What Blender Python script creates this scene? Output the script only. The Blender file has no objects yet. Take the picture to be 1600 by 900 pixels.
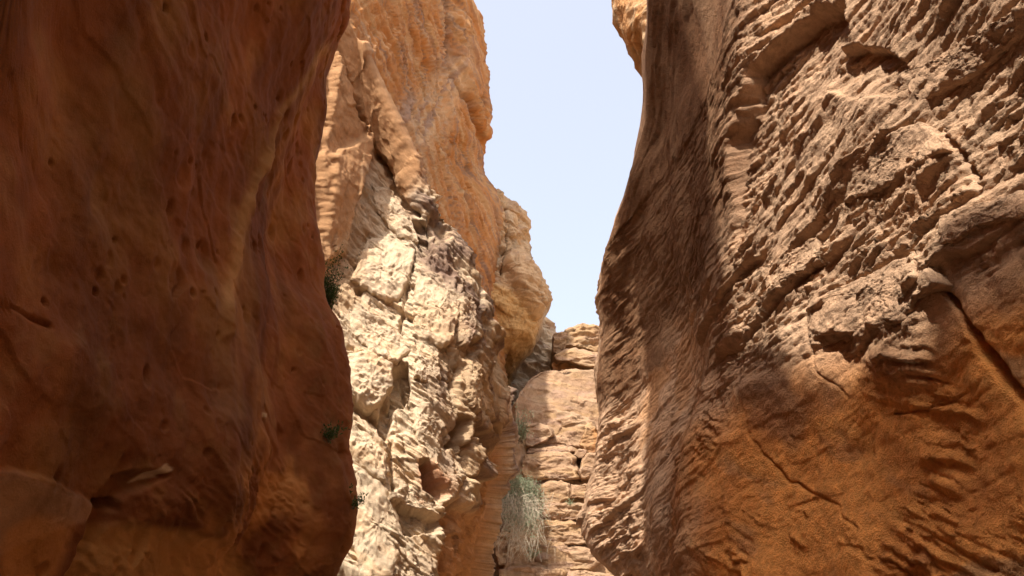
import bpy, math, random
import numpy as np
from mathutils import kdtree, Vector

# ------------------------------------------------------------------ camera, sky, sun, exposure
SC = bpy.context.scene
COL = SC.collection
FPX, PITCH, CAMZ = 1256.0, math.radians(25.0), 1.6
cam_data = bpy.data.cameras.new('camera')
cam_data.sensor_width = 36.0
cam_data.lens = 36.0 * FPX / 1600.0
cam_data.clip_end = 3000.0
cam = bpy.data.objects.new('camera', cam_data)
COL.objects.link(cam)
cam.location = (0, 0, CAMZ)
cam.rotation_euler = (math.pi / 2 + PITCH, 0, 0)
SC.camera = cam

SUN_DIR = np.array([-0.30, -0.52, 0.80]); SUN_DIR /= np.linalg.norm(SUN_DIR)
sun_el = math.asin(SUN_DIR[2])
sun_az = math.atan2(SUN_DIR[0], SUN_DIR[1])          # clockwise from +Y
world = bpy.data.worlds.new('World')
SC.world = world
world.use_nodes = True
wn = world.node_tree
wn.nodes.clear()
sky = wn.nodes.new('ShaderNodeTexSky'); sky.sky_type = 'NISHITA'; sky.sun_disc = False
sky.sun_elevation = sun_el; sky.sun_rotation = sun_az
sky.air_density = 1.0; sky.dust_density = 6.0; sky.ozone_density = 1.0
bg = wn.nodes.new('ShaderNodeBackground'); bg.inputs['Strength'].default_value = 0.12
wo = wn.nodes.new('ShaderNodeOutputWorld')
veil = wn.nodes.new('ShaderNodeMix'); veil.data_type = 'RGBA'; veil.blend_type = 'ADD'   # thin even high haze over the whole sky
veil.inputs[0].default_value = 1.0
veil.inputs[7].default_value = (2.28, 2.20, 2.12, 1)
wn.links.new(sky.outputs['Color'], veil.inputs[6])
wn.links.new(veil.outputs[2], bg.inputs['Color'])
wn.links.new(bg.outputs['Background'], wo.inputs['Surface'])

sd = bpy.data.lights.new('sun', 'SUN'); sd.energy = 4.3; sd.angle = math.radians(0.53); sd.color = (1.0, 0.94, 0.85)
sun = bpy.data.objects.new('sun', sd); COL.objects.link(sun)
sun.rotation_euler = Vector(SUN_DIR).to_track_quat('Z', 'Y').to_euler()
sun.location = (-10, -30, 60)

SC.view_settings.view_transform = 'Standard'
SC.view_settings.look = 'None'
SC.view_settings.exposure = 0.95
SC.view_settings.gamma = 1.0
SC.render.engine = 'CYCLES'
SC.cycles.use_denoising = True
SC.cycles.max_bounces = 8
SC.cycles.diffuse_bounces = 6
SC.cycles.use_adaptive_sampling = True
SC.cycles.adaptive_threshold = 0.02

# ------------------------------------------------------------------ projection helpers
CP, SP = math.cos(PITCH), math.sin(PITCH)
def W(px, py, Y):
    px, py, Y = np.broadcast_arrays(np.asarray(px, float), np.asarray(py, float), np.asarray(Y, float))
    a = (px - 800) / FPX; b = (450 - py) / FPX
    s = Y / (CP - b * SP)
    return np.stack([a * s, Y, CAMZ + (SP + b * CP) * s], -1)
def proj(P):
    x, y, z = P[..., 0], P[..., 1], P[..., 2] - CAMZ
    d = np.maximum(y * CP + z * SP, 1e-3)
    return 800 + FPX * x / d, 450 - FPX * (z * CP - y * SP) / d, (y * CP + z * SP)

# ------------------------------------------------------------------ noise
_rng = np.random.RandomState(7)
PERM = np.tile(_rng.permutation(256), 3).astype(np.int32)
GRAD = _rng.normal(size=(256, 3)); GRAD /= np.linalg.norm(GRAD, axis=1)[:, None]
RND = _rng.rand(256, 4).astype(np.float32); GRAD = GRAD.astype(np.float32)
def _hash(ix, iy, iz):
    return PERM[PERM[PERM[ix & 255] + (iy & 255)] + (iz & 255)]
def pn(P, seed=0.0):
    P = (P.reshape(-1, 3) + seed * np.array([17.3, 5.7, 11.1])).astype(np.float32)
    fl = np.floor(P); i = fl.astype(np.int32); f = P - fl
    u = f * f * f * (f * (f * 6 - 15) + 10)
    out = 0
    for dx in (0, 1):
        wx = u[:, 0] if dx else 1 - u[:, 0]
        for dy in (0, 1):
            wy = u[:, 1] if dy else 1 - u[:, 1]
            for dz in (0, 1):
                wz = u[:, 2] if dz else 1 - u[:, 2]
                g = GRAD[_hash(i[:, 0] + dx, i[:, 1] + dy, i[:, 2] + dz)]
                out = out + wx * wy * wz * (g[:, 0] * (f[:, 0] - dx) + g[:, 1] * (f[:, 1] - dy) + g[:, 2] * (f[:, 2] - dz))
    return out * 1.6
def fbm(P, octv=4, seed=0.0, gain=0.5):
    s, a, k = 0, 1.0, 1.0
    for o in range(octv):
        s = s + a * pn(P * k, seed + o * 1.7); a *= gain; k *= 2.03
    return s
def ridged(P, octv=4, seed=0.0, gain=0.5):
    s, a, k = 0, 1.0, 1.0
    for o in range(octv):
        s = s + a * (1 - 2 * np.abs(pn(P * k, seed + o * 2.3))); a *= gain; k *= 2.03
    return s
def worley(P, seed=0.0):
    P = (P.reshape(-1, 3) + seed * np.array([3.3, 15.7, 7.1])).astype(np.float32)
    fl = np.floor(P); i = fl.astype(np.int32); f = P - fl
    n = len(P); F1 = np.full(n, 9.0, np.float32); F2 = np.full(n, 9.0, np.float32); h1 = np.zeros(n, np.int32)
    for dx in (-1, 0, 1):
        for dy in (-1, 0, 1):
            for dz in (-1, 0, 1):
                h = _hash(i[:, 0] + dx, i[:, 1] + dy, i[:, 2] + dz)
                r = RND[h]
                d = np.sqrt((dx + r[:, 0] - f[:, 0]) ** 2 + (dy + r[:, 1] - f[:, 1]) ** 2 + (dz + r[:, 2] - f[:, 2]) ** 2)
                near = d < F1
                F2 = np.where(near, F1, np.minimum(F2, d)); h1 = np.where(near, h, h1); F1 = np.where(near, d, F1)
    return F1, F2, RND[h1, 3]
def ss(x, a, b):
    t = np.clip((x - a) / (b - a), 0, 1)
    return t * t * (3 - 2 * t)
def frame(N):
    N = np.array(N, float); N /= np.linalg.norm(N)
    A = np.cross(N, [0.31, 0.2, 1.0] if abs(N[2]) < 0.9 else [0, 1, 0]); A /= np.linalg.norm(A)
    return np.stack([A, np.cross(N, A), N], 1)
def aniso(P, M, along, across):
    Q = P @ M
    return Q * np.array([1 / along, 1 / along, 1 / across])
def line_dist(px, py, pts):
    d = np.full(px.shape, 1e9)
    for (x0, y0), (x1, y1) in zip(pts[:-1], pts[1:]):
        vx, vy = x1 - x0, y1 - y0
        t = np.clip(((px - x0) * vx + (py - y0) * vy) / (vx * vx + vy * vy + 1e-9), 0, 1)
        d = np.minimum(d, np.hypot(px - x0 - t * vx, py - y0 - t * vy))
    return d
def poly_sd(px, py, pts):
    """signed distance in pixels, positive inside"""
    d = line_dist(px, py, list(pts) + [pts[0]])
    ins = np.zeros(px.shape, bool)
    n = len(pts)
    for k in range(n):
        (x0, y0), (x1, y1) = pts[k], pts[(k + 1) % n]
        c = ((y0 > py) != (y1 > py)) & (px < (x1 - x0) * (py - y0) / (y1 - y0 + 1e-12) + x0)
        ins ^= c
    return np.where(ins, d, -d)

# ------------------------------------------------------------------ mesh helpers
def mesh_from(name, V, Q, tint=None, smooth=True, mat=None, wash=None):
    me = bpy.data.meshes.new(name)
    V = np.ascontiguousarray(V, np.float32); Q = np.ascontiguousarray(Q, np.int32)
    k = Q.shape[1]
    me.vertices.add(len(V)); me.vertices.foreach_set('co', V.ravel())
    me.loops.add(Q.size); me.loops.foreach_set('vertex_index', Q.ravel())
    me.polygons.add(len(Q))
    me.polygons.foreach_set('loop_start', np.arange(0, Q.size, k, dtype=np.int32))
    me.polygons.foreach_set('loop_total', np.full(len(Q), k, np.int32))
    me.update(calc_edges=True)
    me.polygons.foreach_set('use_smooth', np.full(len(Q), smooth, bool))
    if tint is not None:
        at = me.color_attributes.new('tint', 'FLOAT_COLOR', 'POINT')
        c = np.ones((len(V), 4), np.float32); c[:, :3] = np.clip(tint, 0, 1)
        at.data.foreach_set('color', c.ravel())
    if mat: me.materials.append(mat)
    me.validate()
    return me
def add(name, me, parent=None, kind=None, label=None, cat=None, group=None, loc=None):
    o = bpy.data.objects.new(name, me); COL.objects.link(o)
    if parent is not None: o.parent = parent
    if loc is not None: o.location = loc
    if kind: o['kind'] = kind
    if label: o['label'] = label
    if cat: o['category'] = cat
    if group: o['group'] = group
    return o
def thing(name, label, cat, loc=(0, 0, 0), group=None):
    return add(name, None, label=label, cat=cat, loc=loc, group=group)
def grid_quads(nu, nv):
    a = (np.arange(nu - 1)[:, None] * nv + np.arange(nv - 1)[None, :]).ravel()
    return np.stack([a, a + nv, a + nv + 1, a + 1], 1)

# ------------------------------------------------------------------ materials
def rock_material(name, grain=60.0, bump=0.012, var=0.25, coarse=7.0, cbump=0.03):
    m = bpy.data.materials.new(name); m.use_nodes = True
    nt = m.node_tree; N = nt.nodes; L = nt.links
    b = N['Principled BSDF']; b.inputs['Roughness'].default_value = 0.92
    b.inputs['Specular IOR Level'].default_value = 0.15
    tc = N.new('ShaderNodeNewGeometry')
    at = N.new('ShaderNodeAttribute'); at.attribute_name = 'tint'
    n1 = N.new('ShaderNodeTexNoise'); n1.inputs['Scale'].default_value = coarse; n1.inputs['Detail'].default_value = 8; n1.inputs['Roughness'].default_value = 0.65
    n2 = N.new('ShaderNodeTexNoise'); n2.inputs['Scale'].default_value = grain; n2.inputs['Detail'].default_value = 4; n2.inputs['Roughness'].default_value = 0.6
    L.new(tc.outputs['Position'], n1.inputs['Vector']); L.new(tc.outputs['Position'], n2.inputs['Vector'])
    mr = N.new('ShaderNodeMapRange'); mr.inputs['From Min'].default_value = 0.3; mr.inputs['From Max'].default_value = 0.7
    mr.inputs['To Min'].default_value = 1 - var; mr.inputs['To Max'].default_value = 1 + var
    L.new(n1.outputs['Fac'], mr.inputs['Value'])
    mr2 = N.new('ShaderNodeMapRange'); mr2.inputs['From Min'].default_value = 0.3; mr2.inputs['From Max'].default_value = 0.7
    mr2.inputs['To Min'].default_value = 0.92; mr2.inputs['To Max'].default_value = 1.07
    L.new(n2.outputs['Fac'], mr2.inputs['Value'])
    mu = N.new('ShaderNodeMath'); mu.operation = 'MULTIPLY'
    L.new(mr.outputs[0], mu.inputs[0]); L.new(mr2.outputs[0], mu.inputs[1])
    vm = N.new('ShaderNodeVectorMath'); vm.operation = 'SCALE'
    L.new(at.outputs['Color'], vm.inputs[0]); L.new(mu.outputs[0], vm.inputs['Scale'])
    L.new(vm.outputs['Vector'], b.inputs['Base Color'])
    bp1 = N.new('ShaderNodeBump'); bp1.inputs['Strength'].default_value = 1.0; bp1.inputs['Distance'].default_value = cbump
    bp2 = N.new('ShaderNodeBump'); bp2.inputs['Strength'].default_value = 1.0; bp2.inputs['Distance'].default_value = bump
    L.new(n1.outputs['Fac'], bp1.inputs['Height']); L.new(n2.outputs['Fac'], bp2.inputs['Height'])
    L.new(bp1.outputs['Normal'], bp2.inputs['Normal']); L.new(bp2.outputs['Normal'], b.inputs['Normal'])
    return m
def plain_material(name, colour, rough=0.8, var=0.3, scale=30.0, trans=0.0):
    m = bpy.data.materials.new(name); m.use_nodes = True
    nt = m.node_tree; N = nt.nodes; L = nt.links
    b = N['Principled BSDF']; b.inputs['Roughness'].default_value = rough
    b.inputs['Specular IOR Level'].default_value = 0.2
    n1 = N.new('ShaderNodeTexNoise'); n1.inputs['Scale'].default_value = scale; n1.inputs['Detail'].default_value = 5
    g = N.new('ShaderNodeNewGeometry'); L.new(g.outputs['Position'], n1.inputs['Vector'])
    r = N.new('ShaderNodeValToRGB')
    c = np.array(colour)
    r.color_ramp.elements[0].position = 0.3; r.color_ramp.elements[0].color = (*(c * (1 - var)), 1)
    r.color_ramp.elements[1].position = 0.7; r.color_ramp.elements[1].color = (*np.minimum(c * (1 + var), 1), 1)
    L.new(n1.outputs['Fac'], r.inputs['Fac']); L.new(r.outputs['Color'], b.inputs['Base Color'])
    if trans:
        t = N.new('ShaderNodeBsdfTranslucent'); L.new(r.outputs['Color'], t.inputs['Color'])
        mx = N.new('ShaderNodeMixShader'); mx.inputs[0].default_value = trans
        L.new(b.outputs[0], mx.inputs[1]); L.new(t.outputs[0], mx.inputs[2]); L.new(mx.outputs[0], N['Material Output'].inputs['Surface'])
    return m
M_near = rock_material('smooth_red_sandstone', 70, 0.006, 0.16, 3.0, 0.015)
M_right = rock_material('weathered_brown_sandstone', 70, 0.012, 0.25, 10.0, 0.05)
M_pale = rock_material('pale_cream_sandstone', 40, 0.015, 0.16, 5.0, 0.05)
M_tall = rock_material('shaded_orange_sandstone', 20, 0.015, 0.14, 1.5, 0.05)
M_far = rock_material('far_orange_sandstone', 14, 0.04, 0.16, 2.0, 0.10)

# colours of the rock itself (linear albedo)
CREAM = np.array([0.50, 0.385, 0.26]); TAN = np.array([0.52, 0.35, 0.20]); ORANGE = np.array([0.50, 0.26, 0.11])
RED = np.array([0.36, 0.15, 0.07]); VARN = np.array([0.15, 0.095, 0.07]); PINK = np.array([0.56, 0.38, 0.25])
CRUST = np.array([0.41, 0.285, 0.195]); GOLD = np.array([0.55, 0.33, 0.13])
def mix(a, b, t):
    return a + (b - a) * np.asarray(t)[..., None]

# ------------------------------------------------------------------ cliff surfaces
def px_col(knots):
    """column traced at known depths: (py, px, Y) -> world points, low to high"""
    k = np.array(knots, float)
    P = W(k[:, 1], k[:, 0], k[:, 2])
    return P[np.argsort(P[:, 2])]
def plan_col(knots):
    """(z, x, y)"""
    k = np.array(sorted(knots), float)
    return np.stack([k[:, 1], k[:, 2], k[:, 0]], 1)

class Surf:
    def __init__(s, cols, zlo, ztop, ref, du, dv, front, caps=(), vis=(-30, 930)):
        # cols: list of (K,3); ztop: list of top heights
        nc = len(cols)
        def colpts(j, v):
            c = cols[j]
            z = zlo + v * (ztop[j] - zlo)
            return np.stack([np.interp(z, c[:, 2], c[:, 0]), np.interp(z, c[:, 2], c[:, 1]), z], 1)
        v0 = np.linspace(0, 1, 1500)
        P = colpts(ref, v0); px, py, d = proj(P)
        dpy = np.abs(np.gradient(py)); inside = (py > vis[0]) & (py < vis[1]) & (d > 0.5)
        w = np.where(inside, dpy / dv, np.minimum(dpy / dv * 0.10, 0.08)) + 1e-3
        cum = np.concatenate([[0], np.cumsum(w)[:-1]])
        nv = int(cum[-1]) + 2
        v = np.interp(np.linspace(0, cum[-1], nv), cum, v0)
        C = np.stack([colpts(j, v) for j in range(nc)])           # nc,nv,3
        # smooth the traced columns a little along their height
        ker = np.array([1, 4, 6, 4, 1.]) / 16
        for it in range(2):
            for ax in (0, 1):
                e = np.pad(C[:, :, ax], ((0, 0), (2, 2)), mode='edge')
                C[:, :, ax] = sum(ker[k] * e[:, k:k + nv] for k in range(5))
        rows = []; us = []
        for j in range(nc - 1):
            A0 = C[max(j - 1, 0)]; A1 = C[j]; A2 = C[j + 1]; A3 = C[min(j + 2, nc - 1)]
            ax, ay, ad = proj(A1); bx, by, bd = proj(A2)
            ok = (ad > 0.5) & (bd > 0.5) & (((ax > -60) & (ax < 1660)) | ((bx > -60) & (bx < 1660))) & (ay > vis[0]) & (ay < vis[1])
            w = np.abs(np.clip(bx, -60, 1660) - np.clip(ax, -60, 1660))[ok]
            n = int(np.clip(np.percentile(w, 85) / du, 8, 400)) if ok.any() and front[0] <= j + .5 <= front[1] else 8
            d1 = np.linalg.norm(A2 - A1, axis=1); d0 = np.linalg.norm(A1 - A0, axis=1); d2 = np.linalg.norm(A3 - A2, axis=1)
            m1 = (A2 - A0) * (d1 / np.maximum(d0 + d1, 1e-6))[:, None]; m2 = (A3 - A1) * (d1 / np.maximum(d1 + d2, 1e-6))[:, None]
            for t in np.arange(n) / n:
                t2, t3 = t * t, t * t * t
                rows.append((2 * t3 - 3 * t2 + 1) * A1 + (t3 - 2 * t2 + t) * m1 + (-2 * t3 + 3 * t2) * A2 + (t3 - t2) * m2)
                us.append(j + t)
        rows.append(C[-1]); us.append(nc - 1)
        G = np.stack(rows)
        s.ncap = 0
        for (dx, dy, dz) in caps:
            top = G[:, -1:] + np.array([dx, dy, dz]); G = np.concatenate([G, top], 1); s.ncap += 1
        s.G = G; s.u = np.array(us); s.nu, s.nv = G.shape[:2]
        gu = np.gradient(G, axis=0); gv = np.gradient(G, axis=1)
        n = np.cross(gu, gv); n /= np.maximum(np.linalg.norm(n, axis=2), 1e-9)[..., None]
        s.N = n
        s.P0 = G.reshape(-1, 3); s.Nf = n.reshape(-1, 3)
        s.px, s.py, s.d = proj(s.P0)
        s.uf = np.repeat(s.u, s.nv)
        s.tree = None
        s.front = ((s.uf >= front[0]) & (s.uf <= front[1]) & (s.d > 0.5)).astype(float)
    def finish(s, disp, tint, name, mat, parent):
        s.P = s.P0 + s.Nf * disp[:, None]
        me = mesh_from(name, s.P, grid_quads(s.nu, s.nv), tint, True, mat)
        s.tint = tint
        return add(name, me, parent)
    def lookup(s, px, py):
        """point, normal and colour of the built surface where it shows at these photo pixels"""
        if s.tree is None:
            s.idx = np.where((s.front > 0.5) & (s.px > -200) & (s.px < 1800) & (s.py > -200) & (s.py < 1100))[0]
            s.tree = kdtree.KDTree(len(s.idx))
            qx, qy, _ = proj(s.P[s.idx])
            for k in range(len(s.idx)): s.tree.insert((qx[k], qy[k], 0), k)
            s.tree.balance()
        out = np.zeros((len(px), 9))
        for k in range(len(px)):
            r = s.tree.find_n((px[k], py[k], 0), 4)
            w = np.array([1 / (q[2] + 0.3) for q in r]); w /= w.sum()
            ii = s.idx[[q[1] for q in r]]
            out[k, :3] = w @ s.P[ii]; out[k, 3:6] = w @ s.Nf[ii]; out[k, 6:] = w @ s.tint[ii]
        return out[:, :3], out[:, 3:6], out[:, 6:]

def crack(S, pts, width, depth, wob=6.0, seed=0.0):
    x = S.px + wob * pn(S.P0 * 1.3, seed + 31); y = S.py + wob * pn(S.P0 * 1.3, seed + 47)
    x = x + wob * .5 * pn(S.P0 * 6, seed + 33); y = y + wob * .5 * pn(S.P0 * 6, seed + 49)
    d = line_dist(x, y, pts)
    d = d / (0.35 + 0.9 * np.abs(pn(S.P0 * 0.9, seed + 13)) + 0.25 * np.abs(pn(S.P0 * 5, seed + 14)))
    return -depth * np.exp(-(d / width) ** 2) * np.clip(0.75 + 0.8 * pn(S.P0 * 0.7, seed + 15), 0.1, 1.2) * S.front
def ledge(S, pts, height, edge, wob=5.0, seed=0.0, k=2.0):
    """raise the area inside an outline, with a steep broken edge"""
    x = S.px + wob * pn(S.P0 * k, seed + 3) + wob * 0.4 * pn(S.P0 * k * 4, seed + 5); y = S.py + wob * pn(S.P0 * k, seed + 9) + wob * 0.4 * pn(S.P0 * k * 4, seed + 6)
    return height * ss(poly_sd(x, y, pts), -edge, edge) * S.front
def blotch(S, pts, soft, wob=20.0, k=1.0, seed=0.0):
    x = S.px + wob * fbm(S.P0 * k, 3, seed + 61); y = S.py + wob * fbm(S.P0 * k, 3, seed + 71)
    return ss(poly_sd(x, y, pts), -soft, soft) * S.front
def streak(S, pts, width, wob=8.0, k=1.0, seed=0.0):
    x = S.px + wob * fbm(S.P0 * k, 3, seed + 81); y = S.py + wob * fbm(S.P0 * k, 3, seed + 91)
    return np.exp(-(line_dist(x, y, pts) / width) ** 2) * S.front

def plates(P, M, along, across, seed, warp=0.35):
    """broken bedding plates: stepped heights with open joints"""
    Q = aniso(P, M, along, across)
    Q = Q + warp * np.stack([pn(Q * 1.7, seed + 1), pn(Q * 1.7, seed + 2), pn(Q * 1.7, seed + 3)], 1)
    F1, F2, h = worley(Q, seed)
    e = F2 - F1
    return (h - 0.5) * ss(e, 0.0, 0.09), 1 - ss(e, 0.0, 0.07)
def facets(P, M, along, across, seed, tilt=0.5, warp=0.15):
    """angular break faces: each piece is a plane of its own height and tilt"""
    Q = aniso(P, M, along, across)
    Q = Q + warp * np.stack([pn(Q * 2.1, seed + 1), pn(Q * 2.1, seed + 2), pn(Q * 2.1, seed + 3)], 1)
    Q0 = (Q + seed * np.array([3.3, 15.7, 7.1])).astype(np.float32)
    fl = np.floor(Q0); i = fl.astype(np.int32); f = Q0 - fl
    n = len(Q); F1 = np.full(n, 9.0, np.float32); h1 = np.zeros(n, np.int32); dv = np.zeros((n, 3), np.float32)
    for dx in (-1, 0, 1):
        for dy in (-1, 0, 1):
            for dz in (-1, 0, 1):
                h = _hash(i[:, 0] + dx, i[:, 1] + dy, i[:, 2] + dz)
                v = f - RND[h, :3] - np.array([dx, dy, dz], np.float32)
                d = (v * v).sum(1); near = d < F1
                F1 = np.where(near, d, F1); h1 = np.where(near, h, h1); dv[near] = v[near]
    return (RND[h1, 3] - 0.5) * 0.7 + tilt * (dv * GRAD[h1]).sum(1)
def steps(P, M, thick, seed, warp=0.5, lip=0.10, along=3.0):
    """eroded bedding: every layer ends below in a broken overhanging lip and falls back above it"""
    Q = P @ M
    sx = Q[:, 2] / thick + warp * fbm(P * (0.35 / thick), 3, seed)
    k = np.floor(sx).astype(np.int64); f = sx - k
    A_ = aniso(P, M, thick * along, thick * 1.2)
    amp = (0.35 + RND[k & 255, 0]) * np.clip(0.55 + 0.9 * fbm(A_, 3, seed + 4), 0, 1.6)
    return amp * ss(f, 0.0, lip) * (1 - f) ** 0.8
def prow(S, poly, rim, height, reach, edge=3.0, wob=4.0, seed=0.0):
    """an overhanging prow: proudest along its rim, fading back below it"""
    return ledge(S, poly, height, edge, wob, seed) * np.clip(1 - line_dist(S.px, S.py, rim) / reach, 0, 1)
def calm(S, u, width, keep):
    return 1 - (1 - keep) * np.exp(-((S.uf - u) / width) ** 2)
def pits(P, size, density, seed):
    F1, F2, h = worley(P / size, seed)
    r = 0.18 + 0.25 * (h * 7.31 % 1)
    return -(1 - ss(F1, r * 0.45, r)) * (h < density)

# rings-based rock block on a plane of its own (star-shaped outline in photo pixels at depth Y)
def block_mesh(name, poly, Y, bulge, depth, tintfun, mat, n=110, rings=26, rough=0.12, seed=0.0, lean=0.0, jag=2.0, nscale=0.6, strata=0.0, back=1.0):
    p = np.array(poly, float); c = p.mean(0)
    q = np.vstack([p, p[:1]]); L = np.concatenate([[0], np.cumsum(np.hypot(*np.diff(q, axis=0).T))])
    t = np.linspace(0, L[-1], n, endpoint=False)
    b = np.stack([np.interp(t, L, q[:, 0]), np.interp(t, L, q[:, 1])], 1)
    for it in range(2): b = (np.roll(b, 1, 0) + 2 * b + np.roll(b, -1, 0)) / 4
    b = b + (b - c) / np.linalg.norm(b - c, axis=1)[:, None] * 1.2
    Q0 = np.stack([b[:, 0] / 9, b[:, 1] / 9, np.full(n, seed)], 1)
    b = b + jag * np.stack([fbm(Q0, 3, seed), fbm(Q0, 3, seed + 4)], 1)
    srt = np.concatenate([np.linspace(0.03, 0.8, rings - 8), 1 - 0.2 * (np.linspace(1, 0, 8) ** 2.0)])
    V = []
    for sgm in srt:
        pos = c + (b - c) * sgm
        off = .45 * bulge * np.sqrt(np.maximum(1 - sgm ** 14, 0))
        ytop = (pos[:, 1] - p[:, 1].min()) / (np.ptp(p[:, 1]) + 1e-6)
        V.append(W(pos[:, 0], pos[:, 1], Y - off + lean * (1 - ytop)))
    # skirt running back into the cliff
    for kk in (0.12, 0.5, 1.0):
        ytop = (b[:, 1] - p[:, 1].min()) / (np.ptp(p[:, 1]) + 1e-6)
        w = W(b[:, 0], b[:, 1], Y + lean * (1 - ytop)); cw = w.mean(0)
        w = cw + (w - cw) * (1 - 0.1 * kk * back); w[:, 1] += depth * kk
        V.append(w)
    V = np.stack(V); R = len(V)
    flat = V.reshape(-1, 3)
    fade = np.repeat(np.concatenate([np.ones(len(srt)), [1.0, 0.4, 0.0]]), n)
    dn = rough * (fbm(flat * nscale, 5, seed) + 0.6 * fbm(flat * nscale * np.array([1, 1, 3.0]), 4, seed + 8))
    if strata:
        dn = dn + .25 * strata * ridged(flat * np.array([0.25, 0.25, 1.6]), 3, seed + 2)
    dn = dn + rough * .6 * facets(flat, frame([.1, .1, 1]), 1.6, .6, seed + 3)
    dirn = np.repeat(np.array([[0.25, -0.95, 0.15]]), len(flat), 0)
    flat = flat + dirn * (dn * fade)[:, None]
    cen = flat[:n].mean(0)
    flat = np.vstack([flat, cen])
    a = np.arange(n); a2 = (a + 1) % n
    quads = [np.stack([k * n + a, k * n + a2, (k + 1) * n + a2, (k + 1) * n + a], 1) for k in range(R - 1)]
    ci = len(flat) - 1
    quads.append(np.stack([np.full(n, ci), np.full(n, ci), a2, a], 1)[:0])
    Q = np.concatenate(quads)[:, ::-1]
    me = bpy.data.meshes.new(name)
    faces = Q.tolist() + [(ci, int(i), int(j)) for i, j in zip(a, a2)]
    me.from_pydata(flat.tolist(), [], faces); me.update()
    me.polygons.foreach_set('use_smooth', np.ones(len(faces), bool))
    tint = tintfun(flat)
    at = me.color_attributes.new('tint', 'FLOAT_COLOR', 'POINT')
    cc = np.ones((len(flat), 4), np.float32); cc[:, :3] = np.clip(tint, 0, 1); at.data.foreach_set('color', cc.ravel())
    me.materials.append(mat)
    nrm = np.zeros(len(me.polygons) * 3); me.polygons.foreach_get('normal', nrm); nrm = nrm.reshape(-1, 3)
    if nrm[:n * 8, 1].mean() > 0: me.flip_normals()
    return me

# a slab that stands proud of a cliff surface, following its relief
def slab_mesh(name, S, poly, thick, mat, seed=0.0, n=120, rings=30, jag=2.5, rough=0.05, tint=None, taper=(0, 0), sink=0.25, nscale=2.5, flat=1.0, bed=None):
    p = np.array(poly, float); c = p.mean(0)
    q = np.vstack([p, p[:1]]); L = np.concatenate([[0], np.cumsum(np.hypot(*np.diff(q, axis=0).T))])
    t = np.linspace(0, L[-1], n, endpoint=False)
    b = np.stack([np.interp(t, L, q[:, 0]), np.interp(t, L, q[:, 1])], 1)
    b = (np.roll(b, 1, 0) + 2 * b + np.roll(b, -1, 0)) / 4
    Q0 = np.stack([b[:, 0] / 12, b[:, 1] / 12, np.full(n, seed)], 1)
    b = b + jag * np.stack([fbm(Q0, 4, seed, 0.65), fbm(Q0, 4, seed + 4, 0.65)], 1)
    srt = np.concatenate([np.linspace(0.03, 0.86, rings - 7), 1 - 0.14 * (np.linspace(0.93, 0, 7) ** 1.8)])
    pos = np.concatenate([c + (b - c) * s for s in srt])
    P, Nn, T = S.lookup(pos[:, 0], pos[:, 1])
    if flat:
        xx = (pos - c) / 50.0
        A = np.c_[xx, xx[:, 0] ** 2, xx[:, 0] * xx[:, 1], xx[:, 1] ** 2, np.ones(len(pos))]
        co, *_ = np.linalg.lstsq(A, P, rcond=None); P = P * (1 - flat) + (A @ co) * flat
    nm = Nn.mean(0); nm /= np.linalg.norm(nm)
    x = (pos[:, 0] - p[:, 0].min()) / np.ptp(p[:, 0]); y = (pos[:, 1] - p[:, 1].min()) / np.ptp(p[:, 1])
    hloc = thick * (1 + taper[0] * (x - 0.5) + taper[1] * (y - 0.5))
    prof = np.repeat(np.sqrt(np.maximum(1 - srt ** 26, 0.2)), n)
    h = hloc * prof + rough * (fbm(P * nscale, 4, seed + 2) + 0.5 * ridged(P * nscale * 2, 3, seed + 3))
    if bed is not None: h = h + thick * (.45 * steps(P, bed, thick * 1.3, seed + 5, .5, .12) + .25 * pits(P, thick * .9, .5, seed) + .2 * steps(P, bed, thick * .45, seed + 6, .5, .15))
    top = P + nm * h[:, None]
    rim = P[-n:] + nm * (thick * 0.25); low = P[-n:] - nm * sink
    cw = low.mean(0); low = cw + (low - cw) * 0.96
    F = np.concatenate([top, rim, low, top[:n].mean(0)[None]])
    T = np.concatenate([T, T[-n:], T[-n:], T[:n].mean(0)[None]])
    if tint is not None: T = mix(T, np.asarray(tint[0]), np.full(len(T), tint[1]))
    R = len(srt) + 2; a = np.arange(n); a2 = (a + 1) % n
    Q = np.concatenate([np.stack([k * n + a, k * n + a2, (k + 1) * n + a2, (k + 1) * n + a], 1) for k in range(R - 1)])[:, ::-1]
    ci = len(F) - 1
    me = bpy.data.meshes.new(name)
    faces = Q.tolist() + [(ci, int(i), int(j)) for i, j in zip(a, a2)]
    me.from_pydata(F.tolist(), [], faces); me.update()
    me.polygons.foreach_set('use_smooth', np.ones(len(faces), bool))
    at = me.color_attributes.new('tint', 'FLOAT_COLOR', 'POINT')
    cc = np.ones((len(F), 4), np.float32); cc[:, :3] = np.clip(T, 0, 1); at.data.foreach_set('color', cc.ravel())
    me.materials.append(mat)
    nrm = np.zeros(len(me.polygons) * 3); me.polygons.foreach_get('normal', nrm); nrm = nrm.reshape(-1, 3)
    if nrm[:n * 8, 1].mean() > 0: me.flip_normals()
    return me

# ================================================================== GROUND
g = 60
gx, gy = np.meshgrid(np.linspace(-1, 1, g), np.linspace(-1, 1, g), indexing='ij')
gx = np.sign(gx) * np.abs(gx) ** 2.2 * 600; gy = np.sign(gy) * np.abs(gy) ** 2.2 * 600 + 15
GP = np.stack([gx, gy, np.zeros_like(gx)], -1).reshape(-1, 3)
GP[:, 2] = 0.12 * fbm(GP * 0.15, 3, 5)
add('ground', mesh_from('ground', GP, grid_quads(g, g), np.full((len(GP), 3), 1.0) * np.array([0.45, 0.31, 0.19]), True, M_far), kind='structure',
    label='sandy gravel floor of the canyon', cat=None)

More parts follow.
